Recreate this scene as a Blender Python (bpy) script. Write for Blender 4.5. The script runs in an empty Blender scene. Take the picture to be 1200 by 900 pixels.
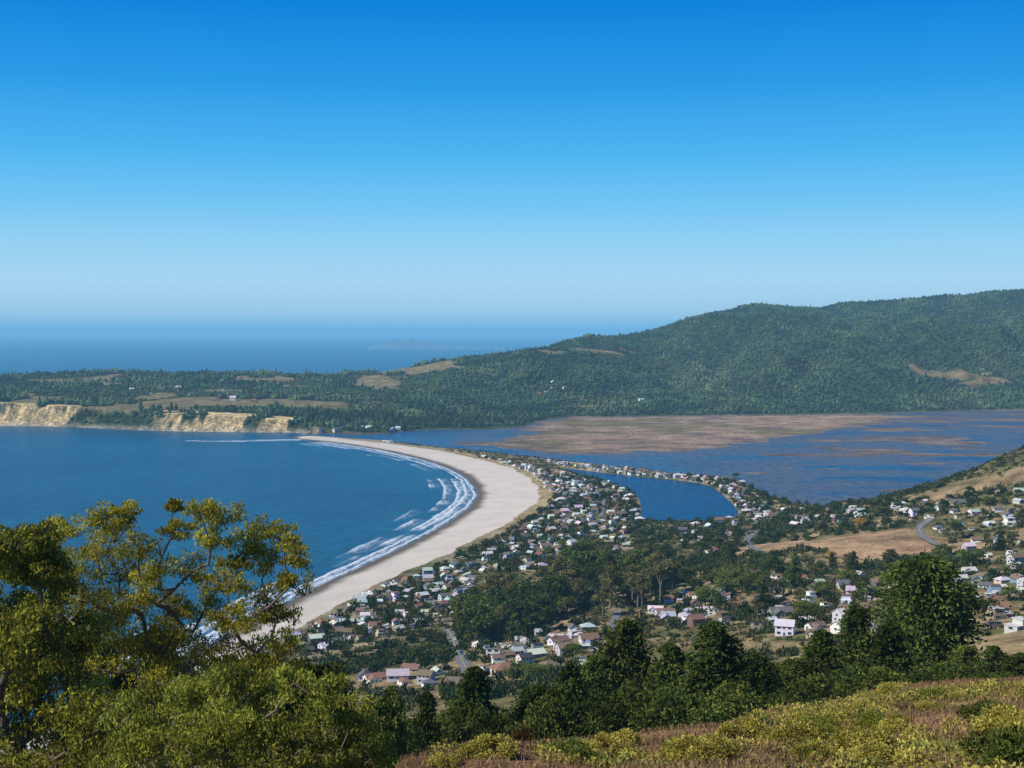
import bpy, bmesh, math, random
import numpy as np
from mathutils import Vector
rng=np.random.default_rng(7); random.seed(7)
scn=bpy.context.scene; col=scn.collection
F,H,HOR=1648.,200.,388.
R=math.radians
# ------------------------------------------------------------------ noise and geometry helpers
TAB=rng.random((256,256))
def vn(x,y,s=0):
    x=np.asarray(x,float)+s*37.3; y=np.asarray(y,float)+s*71.9
    xi=np.floor(x).astype(int); yi=np.floor(y).astype(int); fx=x-xi; fy=y-yi
    fx=fx*fx*(3-2*fx); fy=fy*fy*(3-2*fy)
    a=TAB[xi&255,yi&255]; b=TAB[(xi+1)&255,yi&255]; c=TAB[xi&255,(yi+1)&255]; d=TAB[(xi+1)&255,(yi+1)&255]
    return (a*(1-fx)+b*fx)*(1-fy)+(c*(1-fx)+d*fx)*fy
def fbm(x,y,o=4,s=0):
    t=0; a=.5; n=0
    for i in range(o):
        t=t+a*vn(x*2**i,y*2**i,s+i*3); n+=a; a*=.5
    return t/n
def ss(x,a,b):
    t=np.clip((x-a)/(b-a),0,1); return t*t*(3-2*t)
def at(px,py,z=0.):
    d=(H-z)*F/(py-HOR); return ((px-600)/F*d,d)
def chaikin(P,it=2,closed=True):
    P=np.array(P,float)
    for _ in range(it):
        Q=np.roll(P,-1,0) if closed else P[1:]
        A=P if closed else P[:-1]
        N=np.empty((len(A)*2,2)); N[0::2]=A*.75+Q*.25; N[1::2]=A*.25+Q*.75
        if not closed: N=np.vstack([P[:1],N,P[-1:]])
        P=N
    return P
def sdpoly(P,X,Y):
    d=np.full(X.shape,1e18); ins=np.zeros(X.shape,bool); n=len(P)
    for i in range(n):
        ax,ay=P[i]; bx,by=P[(i+1)%n]; ex,ey=bx-ax,by-ay
        l=ex*ex+ey*ey+1e-9
        t=np.clip(((X-ax)*ex+(Y-ay)*ey)/l,0,1)
        d=np.minimum(d,(X-ax-t*ex)**2+(Y-ay-t*ey)**2)
        if abs(ey)>1e-9:
            ins^=((ay>Y)!=(by>Y))&(X<ex*(Y-ay)/ey+ax)
    return np.where(ins,-1,1)*np.sqrt(d)
# ------------------------------------------------------------------ shoreline polygons (world metres)
beach_px=[(60,850),(150,800),(250,750),(330,707),(380,680),(440,655),(490,630),(530,607),(552,590),(556,575),(545,560),(520,547),(480,535),(430,525),(380,518),(350,515.5),(340,514)]
S=[at(*p) for p in beach_px+[(345,511),(365,507.5),(300,506.5),(240,506),(190,505),(140,503),(100,501),(50,499.5),(0,499),(-100,498),(-400,497),(-1300,497),(-1300,900),(-400,900),(-100,880)]]
L=[at(*p) for p in [(345,510.5),(372,508),(420,509.5),(450,509),(470,505.5),(530,502.5),(560,504),(600,502),(622,499),(628,494),(660,489.5),(760,488),(900,487.5),(1000,486),(1100,482.5),(1200,480),(1400,476),(1700,480),(1500,560),(1200,584),(1050,600),(985,597),(945,592),(915,588),(890,574),(860,562.5),(830,558.5),(790,555.5),(700,545),(640,538),(600,534),(560,529),(520,525),(480,520.5),(450,516.5),(400,513.7),(345,512.5)]]
I=[at(*p) for p in [(650,547),(700,553.5),(760,560),(830,566.5),(848,581),(872,604),(840,611),(780,613),(750,609),(752,592),(745,577),(720,568),(690,559)]]
Mm=[at(*p) for p in [(535,519),(590,512.5),(625,508.5),(608,503),(622,496),(660,489),(760,487.7),(880,487.5),(1000,486),(1085,487),(1040,494),(990,500),(975,506),(930,513),(860,522),(790,528),(700,531),(620,530),(560,523)]]
S=chaikin(S,1); L=chaikin(L,2); I=chaikin(I,2); Mm=chaikin(Mm,2)
def bwf(y): return np.interp(y,[900,1100,1330,1670,2000,2300,2650],[42,48,61,80,86,76,50])
# ------------------------------------------------------------------ terrain grid
us=np.concatenate([np.linspace(-.85,-.41,45),np.linspace(-.40,.40,800),np.linspace(.41,.85,45)])
ds=np.concatenate([np.geomspace(1.5,400,170),np.arange(403.,1300,3.2),np.arange(1300.,2500,5),np.arange(2500.,3300,5),np.arange(3300.,6600,15),np.arange(6600,9100,120)])
CP=[]
def cp(px,d,z): CP.append(((px-600)/F,math.log(d),z))
for t in [(1200,150,158),(1200,180,148),(1050,180,143),(900,160,146),(700,140,149),(500,140,144),(300,140,140),(0,140,138),(-300,140,138),(1500,140,168),
 (1200,220,138),(900,220,132),(600,220,126),(300,220,120),(0,220,118),(-300,220,118),(1200,350,112),(900,350,104),(600,350,94),(300,350,85),(0,350,80),(-300,350,70),
 (1200,500,92),(1000,500,83),(800,500,75),(600,500,66),(400,500,55),(200,500,50),(0,500,40),(-300,500,30),
 (1200,650,69),(1000,650,64),(800,650,55),(660,650,45),(590,650,39.5),(450,700,26),(300,700,15),(0,700,3),
 (1200,800,62),(1000,800,50),(800,800,36),(700,800,30),(600,800,20),(530,760,24),(450,800,14),(350,850,7),(200,850,3),
 (1200,950,52),(1100,950,43),(950,950,36),(800,950,30),(700,950,20),(600,950,10),(480,950,6),(300,950,3),
 (1200,1100,50),(1080,1100,38),(960,1100,31),(850,1100,20),(750,1100,10),(650,1100,5),(550,1100,4),(400,1100,3),
 (1200,1300,72),(1100,1300,45),(1000,1300,28),(900,1300,12),(800,1300,5),(700,1300,4),(600,1300,4),
 (1200,1450,80),(1130,1450,55),(1060,1450,34),(1000,1450,22),(950,1450,12),(880,1450,4),(700,1500,3.5),
 (1300,1650,60),(1200,1650,15),(1100,1650,6),(1000,1600,3),(900,1600,3),
 (1500,800,90),(1500,1100,90),(1500,1450,110),(1500,1800,60),(1500,500,110),(1500,220,150),(1500,650,100),
 (800,1800,3),(600,1800,3),(500,2200,3),(400,2650,3),(700,2200,3),(1000,2300,2),(1200,2300,2),(900,2800,2),(1200,3000,2),(700,3000,2),(500,2600,2),
 (1200,3600,5),(1000,3450,4),(800,3350,4),(640,3250,4),(560,2950,4),(480,2850,6),(420,2800,8),
 (0,2990,46),(100,2980,38),(200,2900,35),(300,2860,31),(370,2840,20),(430,2870,12),(0,3600,52),(200,3600,48),(400,3500,40),(500,3400,33),(560,3350,26),(-300,3000,50),(-300,4000,55),
 (0,4300,56),(150,4300,66),(300,4300,64),(400,4300,62),(480,4200,84),(520,4200,105),(560,4300,124),(600,4500,134),
 (0,5000,-20),(200,5000,-20),(400,5000,-20),(500,5000,0),(-300,5000,-20),(600,5300,20),
 (600,3600,30),(700,3700,50),(700,4200,115),(650,4600,146),(700,4800,178),(750,4000,85),(760,5000,212),(820,5200,247),(870,5400,280),(950,5500,290),(1030,5600,302),(1100,5600,324),(1200,5600,362),(1400,5600,390),
 (900,4000,85),(900,4600,175),(1050,4000,75),(1050,4600,180),(1200,4000,65),(1200,4600,190),(1200,5100,280),(1050,5100,250),(900,5000,235),(1000,3700,32),(1200,3800,35),(800,3600,30),(1400,4000,70),(1400,4800,240),
 (760,6000,100),(900,6500,150),(1050,6500,150),(1200,6500,200),(1400,6500,220),(640,5600,50),(-300,8000,-60),(300,8000,-60),(700,8000,-40),(1200,8500,40)]: cp(*t)
CP=np.array(CP)
def tk(r2): return .5*r2*np.log(r2+1e-12)
n=len(CP); D2=((CP[:,None,:2]-CP[None,:,:2])**2).sum(2)
A=np.zeros((n+3,n+3)); A[:n,:n]=tk(D2)+np.eye(n)*6e-5
Pm=np.c_[np.ones(n),CP[:,:2]]; A[:n,n:]=Pm; A[n:,:n]=Pm.T
W=np.linalg.solve(A,np.r_[CP[:,2],0,0,0])
cu=np.linspace(-.86,.86,230); cl=np.linspace(math.log(1.4),math.log(9100),330)
CU,CL=np.meshgrid(cu,cl); T=W[n]+W[n+1]*CU+W[n+2]*CL
for i in range(n): T+=W[i]*tk((CU-CP[i,0])**2+(CL-CP[i,1])**2)
def bil(G,fi,fj):
    i=np.clip(np.floor(fi).astype(int),0,G.shape[0]-2); j=np.clip(np.floor(fj).astype(int),0,G.shape[1]-2)
    a=fi-i; b=fj-j
    return (G[i,j]*(1-b)+G[i,j+1]*b)*(1-a)+(G[i+1,j]*(1-b)+G[i+1,j+1]*b)*a
UU,DD=np.meshgrid(us,ds); X=UU*DD; Y=DD; PX=600+F*UU
fi=np.interp(np.log(ds),cl,np.arange(len(cl))); fj=np.interp(us,cu,np.arange(len(cu)))
FJ,FI=np.meshgrid(fj,fi); t=bil(T,FI,FJ)
nd_=np.array([1.,20,45,60,75,95,120,150]); npx=np.array([-900,-300,0,300,470,560,700,900,1050,1200,1500,2200.])
NT=np.array([[198.3,190.5,177,170,164,156,147,137]]*3+[[198.3,190.8,178,172,166,158,149,139],[198.3,191.8,184.3,181.5,176.5,167,156,143],[198.3,192,184.4,182.0,178.0,169,158,145],[198.3,192.1,184.8,181.4,178.3,170,160,148],
 [198.3,192.3,185.6,181.8,178.9,174.5,165,152],[198.3,192.4,185.8,182.3,179.3,175.3,169.4,155],[198.3,192.6,186.2,183.0,180.0,175.8,170.7,158],[198.3,193,188,185.5,183,180,176,165],[198.3,193,188,185.5,183,180,176,165]]).T
nz=bil(NT,np.interp(Y,nd_,np.arange(8)),np.interp(PX,npx,np.arange(12)))
wn_=ss(Y,128,185); t=nz*(1-wn_)+t*wn_
u2=np.append(us[::2],us[-1]+.02); d2=np.append(ds[::2],ds[-1]+200)
U2,D_2=np.meshgrid(u2,d2); X2=U2*D_2
gi=np.interp(ds,d2,np.arange(len(d2))); gj=np.interp(us,u2,np.arange(len(u2))); GJ,GI=np.meshgrid(gj,gi)
sS,sL,sI,sM=[bil(sdpoly(p,X2,D_2),GI,GJ) for p in (S,L,I,Mm)]
sM=sM+(fbm(X/140,Y/90,4,77)-.5)*130+(fbm(X/30,Y/20,3,78)-.5)*30
hm=ss(t,12,80)*ss(Y,3150,4000)*ss(PX,450,700)
rid=1-np.abs(2*fbm(X/520+.3*fbm(X/300,Y/300,2,8),Y/1100,4,7)-1)*2.2
topf=(1-.75*ss(Y,4750,5200))*(1-.75*(1-ss(PX,690,840))*ss(Y,3900,4400))
t=t+((fbm(X/420,Y/420,5)-.5)*80+(rid-.55)*130+(fbm(X/170,Y/420,3,13)-.5)*45)*hm*topf+(fbm(X/200,Y/200,4,5)-.5)*14*ss(Y,2800,3300)*ss(t,5,30)
mm=ss(Y,450,600)*(1-ss(Y,1500,1750))*ss(t,8,25)
t=t+(fbm(X/70,Y/70,4,2)-.5)*9*mm+(fbm(X/9,Y/9,3,4)-.5)*1.3*(1-ss(Y,120,300))*ss(Y,5,20)
sw=np.minimum(np.minimum(sS,sL),sI)
cliff=(Y>2690)&(sS<500)&(PX<480)
cap=np.where(cliff,sw*(.25+1.7*fbm(X/28,Y/70,4,9)),np.where((sS<sL)&(sS<=sI)&(Y<2690)&(sS<300),np.minimum(.04*sw,4)+np.maximum(sw-100,0)*1.,.22*sw+np.maximum(sw-30,0)*2))
Z=np.minimum(np.where((sw>0)&(Y<4200),np.maximum(t,2.2),t),cap)
Z=np.where(sw<0,np.maximum(.08*sw,-3.5),Z)
mud=-.02+(fbm(X/150,Y/75,5,3)-.5)*2.2-1.2*(1-ss(PX,720,900))-.6*(1-ss(-sL,10,120))*(Y<2300)-.35*(1-ss(Y,1850,2400))+.25*ss(Y,2400,2900)*(1-ss(Y,3000,3400))
Z=np.where((sL<0)&(Y>1650),np.where(sM<0,np.maximum(.22+np.minimum(-.008*sM,.6)+(fbm(X/70,Y/50,4,6)-.5)*.9,-.4),np.maximum(np.minimum(mud,.22),-2)),Z)
Z=np.where(Y>4200,np.minimum(Z,t),Z)
def gidx(x,y): return np.interp(y,ds,np.arange(len(ds))),np.interp(np.asarray(x)/np.asarray(y),us,np.arange(len(us)))
def gv(G,x,y):
    a,b=gidx(x,y); return bil(G,np.atleast_1d(a),np.atleast_1d(b))
def gz(x,y): return float(gv(Z,x,y)[0])
def hit(px,py,dmin=300):
    u=(px-600)/F; j=int(round(np.interp(u,us,np.arange(len(us))))); pr=Z[:,j]; ray=H-(py-HOR)/F*ds
    k=np.where((ds>dmin)&(pr>=ray))[0]
    if len(k)==0 or k[0]==0: return None
    k=k[0]; a=pr[k-1]-ray[k-1]; b=pr[k]-ray[k]
    f=min(max(-a/(b-a+1e-9),0),1); d=ds[k-1]*(1-f)+ds[k]*f
    return (u*d,d,gz(u*d,d))
# ------------------------------------------------------------------ materials
def newmat(name):
    m=bpy.data.materials.new(name); m.use_nodes=True; nt=m.node_tree; nt.nodes.clear()
    return m,nt,nt.nodes.new('ShaderNodeOutputMaterial')
def nd(nt,ty,ins=None,**kw):
    q=nt.nodes.new(ty)
    for k,v in kw.items(): setattr(q,k,v)
    for k,v in (ins or {}).items():
        if hasattr(v,'links') or hasattr(v,'is_output'): nt.links.new(v,q.inputs[k])
        else: q.inputs[k].default_value=v
    return q
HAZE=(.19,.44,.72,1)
def fin(nt,out,sh,Lh=24000.,hz=HAZE):  # paints aerial haze: surfaces glow sky-blue more with distance from the camera point
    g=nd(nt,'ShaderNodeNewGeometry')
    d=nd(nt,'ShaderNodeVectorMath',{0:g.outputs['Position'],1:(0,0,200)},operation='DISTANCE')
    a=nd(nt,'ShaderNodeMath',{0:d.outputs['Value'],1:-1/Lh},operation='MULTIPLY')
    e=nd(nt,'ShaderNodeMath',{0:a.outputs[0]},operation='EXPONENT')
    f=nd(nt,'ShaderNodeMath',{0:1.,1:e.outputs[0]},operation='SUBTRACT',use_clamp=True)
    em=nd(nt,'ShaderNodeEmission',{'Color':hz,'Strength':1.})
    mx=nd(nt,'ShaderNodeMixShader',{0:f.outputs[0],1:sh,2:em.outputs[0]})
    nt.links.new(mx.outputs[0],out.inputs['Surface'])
def c4(c): return (c[0],c[1],c[2],1)
def pos(nt): return nd(nt,'ShaderNodeNewGeometry').outputs['Position']
def noise(nt,vec,scale,detail=3.,rough=.6):
    return nd(nt,'ShaderNodeTexNoise',{'Vector':vec,'Scale':scale,'Detail':detail,'Roughness':rough}).outputs['Fac']
def mrange(nt,v,a,b,c,d): return nd(nt,'ShaderNodeMapRange',{'Value':v,'From Min':a,'From Max':b,'To Min':c,'To Max':d}).outputs[0]
def mul(nt,c,v): return nd(nt,'ShaderNodeVectorMath',{0:c,'Scale':v},operation='SCALE').outputs[0]
def ground_mat(name,scales=(.04,.5),amp=.5,bump=.5,bs=.6,Lh=24000.,hz=HAZE):
    m,nt,out=newmat(name); p=pos(nt)
    a=nd(nt,'ShaderNodeAttribute',attribute_name='Col').outputs['Color']
    for s in scales: a=mul(nt,a,mrange(nt,noise(nt,p,s),.3,.7,1-amp,1+amp))
    b=nd(nt,'ShaderNodeBump',{'Height':noise(nt,p,bs,3),'Strength':bump,'Distance':.5})
    s=nd(nt,'ShaderNodeBsdfDiffuse',{'Color':a,'Roughness':.9,'Normal':b.outputs[0]})
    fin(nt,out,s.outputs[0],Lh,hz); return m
def leaf_mat(name,c1,c2,tr=.25,clump=.5,cs=.35,orr=.3):
    m,nt,out=newmat(name)
    g=nd(nt,'ShaderNodeNewGeometry'); oi=nd(nt,'ShaderNodeObjectInfo'); tc=nd(nt,'ShaderNodeTexCoord')
    mx=nd(nt,'ShaderNodeMixRGB',{'Fac':g.outputs['Random Per Island'],'Color1':c4(c1),'Color2':c4(c2)})
    a=mul(nt,mx.outputs[0],mrange(nt,noise(nt,tc.outputs['Object'],cs,1),.3,.7,1-clump,1+clump))
    a=mul(nt,a,mrange(nt,oi.outputs['Random'],0,1,1-orr,1+orr))
    d=nd(nt,'ShaderNodeBsdfDiffuse',{'Color':a}); tl=nd(nt,'ShaderNodeBsdfTranslucent',{'Color':a})
    s=nd(nt,'ShaderNodeMixShader',{0:tr,1:d.outputs[0],2:tl.outputs[0]})
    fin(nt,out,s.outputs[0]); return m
def col_leaf_mat(name,tr=.2,lo=.6,hi=1.4,ns=None,Lh=24000.):
    m,nt,out=newmat(name); g=nd(nt,'ShaderNodeNewGeometry')
    a=nd(nt,'ShaderNodeAttribute',attribute_name='Col').outputs['Color']
    a=mul(nt,a,mrange(nt,g.outputs['Random Per Island'],0,1,lo,hi))
    if ns: a=mul(nt,a,mrange(nt,noise(nt,g.outputs['Position'],ns,2),.3,.7,.55,1.45))
    s=nd(nt,'ShaderNodeBsdfDiffuse',{'Color':a})
    if tr>0:
        tl=nd(nt,'ShaderNodeBsdfTranslucent',{'Color':a}); s=nd(nt,'ShaderNodeMixShader',{0:tr,1:s.outputs[0],2:tl.outputs[0]})
    fin(nt,out,s.outputs[0],Lh); return m
def tint_mat(name,rough=.7,amp=.15,sc=1.5):
    m,nt,out=newmat(name); oi=nd(nt,'ShaderNodeObjectInfo'); tc=nd(nt,'ShaderNodeTexCoord')
    a=mul(nt,oi.outputs['Color'],mrange(nt,noise(nt,tc.outputs['Object'],sc,3),.3,.7,1-amp,1+amp))
    s=nd(nt,'ShaderNodeBsdfPrincipled',{'Base Color':a,'Roughness':rough})
    fin(nt,out,s.outputs[0]); return m
def flat_mat(name,c,rough=.6,amp=.15,sc=2.,metal=0.,spec=.4):
    m,nt,out=newmat(name); tc=nd(nt,'ShaderNodeTexCoord')
    rgb=nd(nt,'ShaderNodeRGB'); rgb.outputs[0].default_value=c4(c)
    a=mul(nt,rgb.outputs[0],mrange(nt,noise(nt,tc.outputs['Object'],sc,3),.3,.7,1-amp,1+amp))
    s=nd(nt,'ShaderNodeBsdfPrincipled',{'Base Color':a,'Roughness':rough,'Metallic':metal,'Specular IOR Level':spec})
    fin(nt,out,s.outputs[0]); return m
def water_mat(name,c1,c2,foam=False,spec=.12,attr=False,Lh=24000.,hz=HAZE):
    m,nt,out=newmat(name); p=pos(nt)
    mp=nd(nt,'ShaderNodeMapping',{'Vector':p,'Scale':(1,.45,1)}).outputs[0]
    if attr: mx=nd(nt,'ShaderNodeAttribute',attribute_name='Col').outputs['Color']
    else:
        f=mrange(nt,noise(nt,mp,.006,4),.35,.65,0,1)
        mx=nd(nt,'ShaderNodeMixRGB',{'Fac':f,'Color1':c4(c1),'Color2':c4(c2)}).outputs[0]
    mx=mul(nt,mx,mrange(nt,noise(nt,mp,.09,4),.3,.7,.55,1.45))
    b=nd(nt,'ShaderNodeBump',{'Height':noise(nt,p,.18,3),'Strength':.6,'Distance':1.2})
    s=nd(nt,'ShaderNodeBsdfPrincipled',{'Base Color':mx,'Roughness':.32,'Specular IOR Level':spec,'Normal':b.outputs[0]}).outputs[0]
    if foam:
        a=nd(nt,'ShaderNodeAttribute',attribute_name='Col').outputs['Color']
        sep=nd(nt,'ShaderNodeSeparateColor',{0:a})
        w=nd(nt,'ShaderNodeMath',{0:sep.outputs[0],1:mrange(nt,noise(nt,p,.3,4),.25,.75,.15,1.55)},operation='MULTIPLY',use_clamp=True)
        d=nd(nt,'ShaderNodeBsdfDiffuse',{'Color':(.78,.8,.82,1)})
        s=nd(nt,'ShaderNodeMixShader',{0:w.outputs[0],1:s,2:d.outputs[0]}).outputs[0]
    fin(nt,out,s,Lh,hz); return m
SHZ=(.16,.44,.755,1)  # painted haze glow colour for sea, surf and headland
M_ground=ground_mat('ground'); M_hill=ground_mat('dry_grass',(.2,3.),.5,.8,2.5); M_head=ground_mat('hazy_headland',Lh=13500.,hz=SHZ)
M_sand=ground_mat('sand',(.03,.5),.09,.25,.4); M_mud=ground_mat('mud',(.02,.12),.4,.2,.4)
M_cliff=ground_mat('cliff_face',(.05,.2),.5,1.,.15)
SC1,SC2=(.002,.046,.100),(.005,.080,.138)
M_sea=water_mat('sea_water',SC1,SC2,Lh=19000.,hz=SHZ); M_surf=water_mat('surf_water',(.003,.052,.106),(.007,.086,.142),True,Lh=19000.,hz=SHZ)
M_lag=water_mat('lagoon_water',SC1,SC2,attr=True); M_lag2=water_mat('dark_lagoon_water',(.002,.035,.10),(.004,.054,.135))
M_wall=tint_mat('painted_wall',.75); M_roof=tint_mat('shingle_roof',.85,.25,3.)
M_white=flat_mat('white_trim',(.75,.75,.73)); M_glass=flat_mat('window_glass',(.03,.045,.06),.08,.1,1.,0,.8)
M_door=tint_mat('painted_door',.5); M_brick=flat_mat('chimney_brick',(.25,.12,.08),.9)
M_asph=flat_mat('asphalt',(.17,.165,.16),.9,.2,.2); M_yel=flat_mat('road_paint',(.6,.42,.05),.7)
M_bark=flat_mat('bark',(.11,.08,.055),.95,.4,1.); M_pale=flat_mat('pale_bark',(.15,.115,.085),.9,.5,.8)
M_car=tint_mat('car_paint',.3,.03); M_tyre=flat_mat('rubber',(.02,.02,.02),.9)
M_euc=leaf_mat('eucalyptus_leaf',(.15,.145,.017),(.53,.46,.055),.42,.5,.3,.1)
M_eucd=leaf_mat('dark_eucalyptus_leaf',(.09,.10,.014),(.36,.33,.045),.35,.5,.3,.1)
M_eucg=leaf_mat('young_eucalyptus_leaf',(.11,.14,.02),(.40,.39,.065),.38,.5,.35,.1)
M_con=leaf_mat('conifer_needle',(.024,.046,.011),(.115,.14,.03),.24,.5,.3)
M_cong=leaf_mat('bright_conifer_needle',(.045,.07,.014),(.17,.19,.038),.28,.45,.3)
M_dark=leaf_mat('dark_foliage',(.026,.05,.013),(.115,.14,.034),.22,.5,.25,.4)
M_oliv=leaf_mat('olive_foliage',(.078,.078,.026),(.22,.19,.068),.22,.5,.25,.4)
M_mid=leaf_mat('green_foliage',(.055,.085,.018),(.18,.205,.045),.22,.4,.4)
M_gold=leaf_mat('golden_foliage',(.35,.20,.02),(.55,.36,.05),.25,.25,.4)
M_rust=leaf_mat('rust_foliage',(.12,.05,.02),(.26,.115,.045),.2,.3,.6)
M_ybrush=leaf_mat('yellow_brush',(.19,.165,.03),(.49,.42,.09),.2,.35,.8)
M_wood=col_leaf_mat('wood_canopy',.0,.88,1.12,.05,20000.); M_shr=col_leaf_mat('shrub_leaf',.2,.55,1.45); M_colh=col_leaf_mat('mixed_paint',0.,.97,1.03)
# ------------------------------------------------------------------ mesh helpers
def mkmesh(name,V,Fc,mat,smooth=False,cols=None):
    V=np.ascontiguousarray(V,dtype=np.float32); Fc=np.ascontiguousarray(Fc,dtype=np.int32); k=Fc.shape[1]; nf=len(Fc)
    me=bpy.data.meshes.new(name); me.vertices.add(len(V)); me.vertices.foreach_set('co',V.ravel())
    me.loops.add(nf*k); me.loops.foreach_set('vertex_index',Fc.ravel())
    me.polygons.add(nf); me.polygons.foreach_set('loop_start',np.arange(nf,dtype=np.int32)*k)
    me.polygons.foreach_set('use_smooth',np.full(nf,smooth,dtype=bool))
    if cols is not None:
        ca=me.color_attributes.new('Col','FLOAT_COLOR','POINT')
        ca.data.foreach_set('color',np.c_[cols,np.ones(len(cols))].astype(np.float32).ravel())
    me.materials.append(mat); me.update(calc_edges=True); return me
def link(name,me,parent=None,**props):
    o=bpy.data.objects.new(name,me); col.objects.link(o)
    if parent: o.parent=parent
    for k,v in props.items(): o[k]=v
    return o
def struct(name,me,label=None,cat=None):
    o=link(name,me,kind='structure')
    if label: o['label']=label; o['category']=cat or name.replace('_',' ')
    return o
def merge(parts):
    Vs=[];Fs=[];o=0
    for V,f in parts: Vs.append(V);Fs.append(np.asarray(f)+o);o+=len(V)
    return np.vstack(Vs),np.vstack(Fs)
def unit(v): return v/(np.linalg.norm(v,axis=-1,keepdims=True)+1e-9)
def leafq(C,A,Ln,Wd):
    N=len(C); A=unit(A); B=unit(np.cross(A,rng.normal(size=(N,3))))
    Ln=np.broadcast_to(np.asarray(Ln),(N,))[:,None]; Wd=np.broadcast_to(np.asarray(Wd),(N,))[:,None]
    V=np.stack([C-A*Ln/2,C+B*Wd/2,C+A*Ln/2,C-B*Wd/2],1).reshape(-1,3)
    return V,np.arange(N*4).reshape(-1,4)
def tube(P,r,k=7):
    P=np.array(P,float); m=len(P); V=[]
    for i in range(m):
        tn=P[min(i+1,m-1)]-P[max(i-1,0)]; tn=tn/(np.linalg.norm(tn)+1e-9)
        a=np.cross(tn,(.31,.95,.05)); a/=np.linalg.norm(a)+1e-9; b=np.cross(tn,a)
        for q in range(k):
            g=2*math.pi*q/k; V.append(P[i]+r[i]*(math.cos(g)*a+math.sin(g)*b))
    Fq=[(i*k+q,i*k+(q+1)%k,(i+1)*k+(q+1)%k,(i+1)*k+q) for i in range(m-1) for q in range(k)]
    return np.array(V),np.array(Fq)
def ball(N):
    v=unit(rng.normal(size=(N,3))); return v*(rng.random((N,1))**.4)
def stamp(TV,TF,P,sx,sz,rot):
    N=len(P); c,s=np.cos(rot)[:,None],np.sin(rot)[:,None]
    x=TV[None,:,0]*c-TV[None,:,1]*s; y=TV[None,:,0]*s+TV[None,:,1]*c
    V=np.stack([x*sx[:,None]+P[:,0:1],y*sx[:,None]+P[:,1:2],TV[None,:,2]*sz[:,None]+P[:,2:3]],2).reshape(-1,3)
    Fc=(TF[None]+(np.arange(N)*len(TV))[:,None,None]).reshape(-1,TF.shape[1]); return V,Fc
# ------------------------------------------------------------------ terrain colours and objects
def mixc(a,b,w): return a*(1-w[...,None])+np.array(b)*w[...,None]
n1=fbm(X/110,Y/110,4,11); n2=fbm(X/28,Y/28,4,12)
C=np.zeros(X.shape+(3,))+np.array((.095,.09,.038))
C=mixc(C,(.22,.165,.092),ss(n1*.5+n2*.5,.48,.62))
flat=(1-ss(Z,6,14))*(Y<2700); C=mixc(C,(.28,.235,.165),flat*.55*ss(n2,.38,.6))
DRY=np.zeros(X.shape)
def patch(px,py,rx,ry,dm=300,w=1.):
    h=hit(px,py,dm)
    if h is None: return
    e=np.sqrt(((X-h[0])/rx)**2+((Y-h[1])/ry)**2)+(fbm(X/(rx*.5),Y/(ry*.5),4,int(px))-.5)*1.1
    np.maximum(DRY,w*(1-ss(e,.75,1.05)),out=DRY)
for a in [(960,637,70,75),(1050,640,55,70),(910,640,40,50)]: patch(*a)
for a in [(1120,575,40,40),(1180,560,35,40)]: patch(*a,w=.45)
for a in [(640,412,80,70),(700,411,110,45),(738,412,45,40),(1110,441,130,34),(1165,445,80,28),(185,464,40,110),(230,470,50,50),(420,450,110,36),(330,452,80,36),(310,441,140,60),(60,447,100,70),(690,476,50,24),(230,441,110,50),(120,450,70,50),(270,458,70,40)]: patch(*a,2750)
far=ss(Y,2700,2800); fn=fbm(X/160,Y/260,4,21)
C=mixc(C,(.042,.064,.028),far)
mesa=far*(1-ss(PX,560,640))*ss(Z,25,35); DRY=np.maximum(DRY,mesa*ss(fn,.57,.64)*.9)
C=mixc(C,(.275,.18,.108),DRY*(1-.4*far)*(.75+.5*ss(n2,.35,.6)).clip(0,1)); C=mixc(C,(.21,.175,.095),DRY*mesa*.8)
bw=bwf(Y)+16*(fbm(Y/60,X/60,3,31)-.5)
SAND=((sS<bw)&(Y<2690)).astype(float)*(sS>-60)
C=mixc(C,(.30,.225,.125),((sS>=bw)&(sS<bw+24)&(Y<2690)).astype(float)*.85*ss(Y,1200,1600))
C=np.where((SAND>0)[...,None],mixc(np.zeros_like(C)+np.array((.545,.48,.415)),(.13,.105,.085),1-ss(sS+8*fbm(X/30,Y/30,3),13,25)),C)
mudz=(Y>1650)&((sL<3)|(sM<0))
mc=mixc(np.zeros_like(C)+np.array((.235,.165,.12)),(.15,.12,.065),ss(fbm(X/90,Y/120,4,41),.47,.64)); mc=mixc(mc,(.12,.092,.085),ss(fbm(X/60,Y/45,4,44),.54,.62)*.7)
mc=mixc(mc,(.12,.095,.09),ss(sM,-60,-5)*.7)
C=np.where(mudz[...,None],mc,C)
C=np.where(((sM>0)&mudz)[...,None],mixc(np.zeros_like(C)+np.array((.10,.083,.085)),(.135,.108,.095),ss(fbm(X/120,Y/60,3,46),.5,.62)),C)
expo=np.maximum(1-ss(PX,80,116),ss(PX,172,198)*(1-ss(PX,352,388)))
clf=(Y>2690)&(sS>-5)&(sS<85)&(PX<400)
ex=expo*ss(fbm(X/28,Y/45,4,51)+.04*(PX<95),.37,.49)
C=np.where(clf[...,None],mixc(mixc(C,(.56,.42,.21),ex),(.42,.36,.28),(1-ss(sS,4,9))*.6),C)
fg=1-ss(Y,125,150); f1=fbm(X/14,Y/14,4,61)
fgc=mixc(np.zeros_like(C)+np.array((.205,.122,.065)),(.205,.165,.06),ss(f1,.5,.66))
C=C*(1-fg[...,None])+fgc*fg[...,None]
reg=np.zeros(X.shape,int); reg[mudz]=2; reg[clf]=4; reg[SAND>0]=1; reg[Y<140]=3
nr,nc=X.shape; idx=np.arange(nr*nc).reshape(nr,nc)
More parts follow.
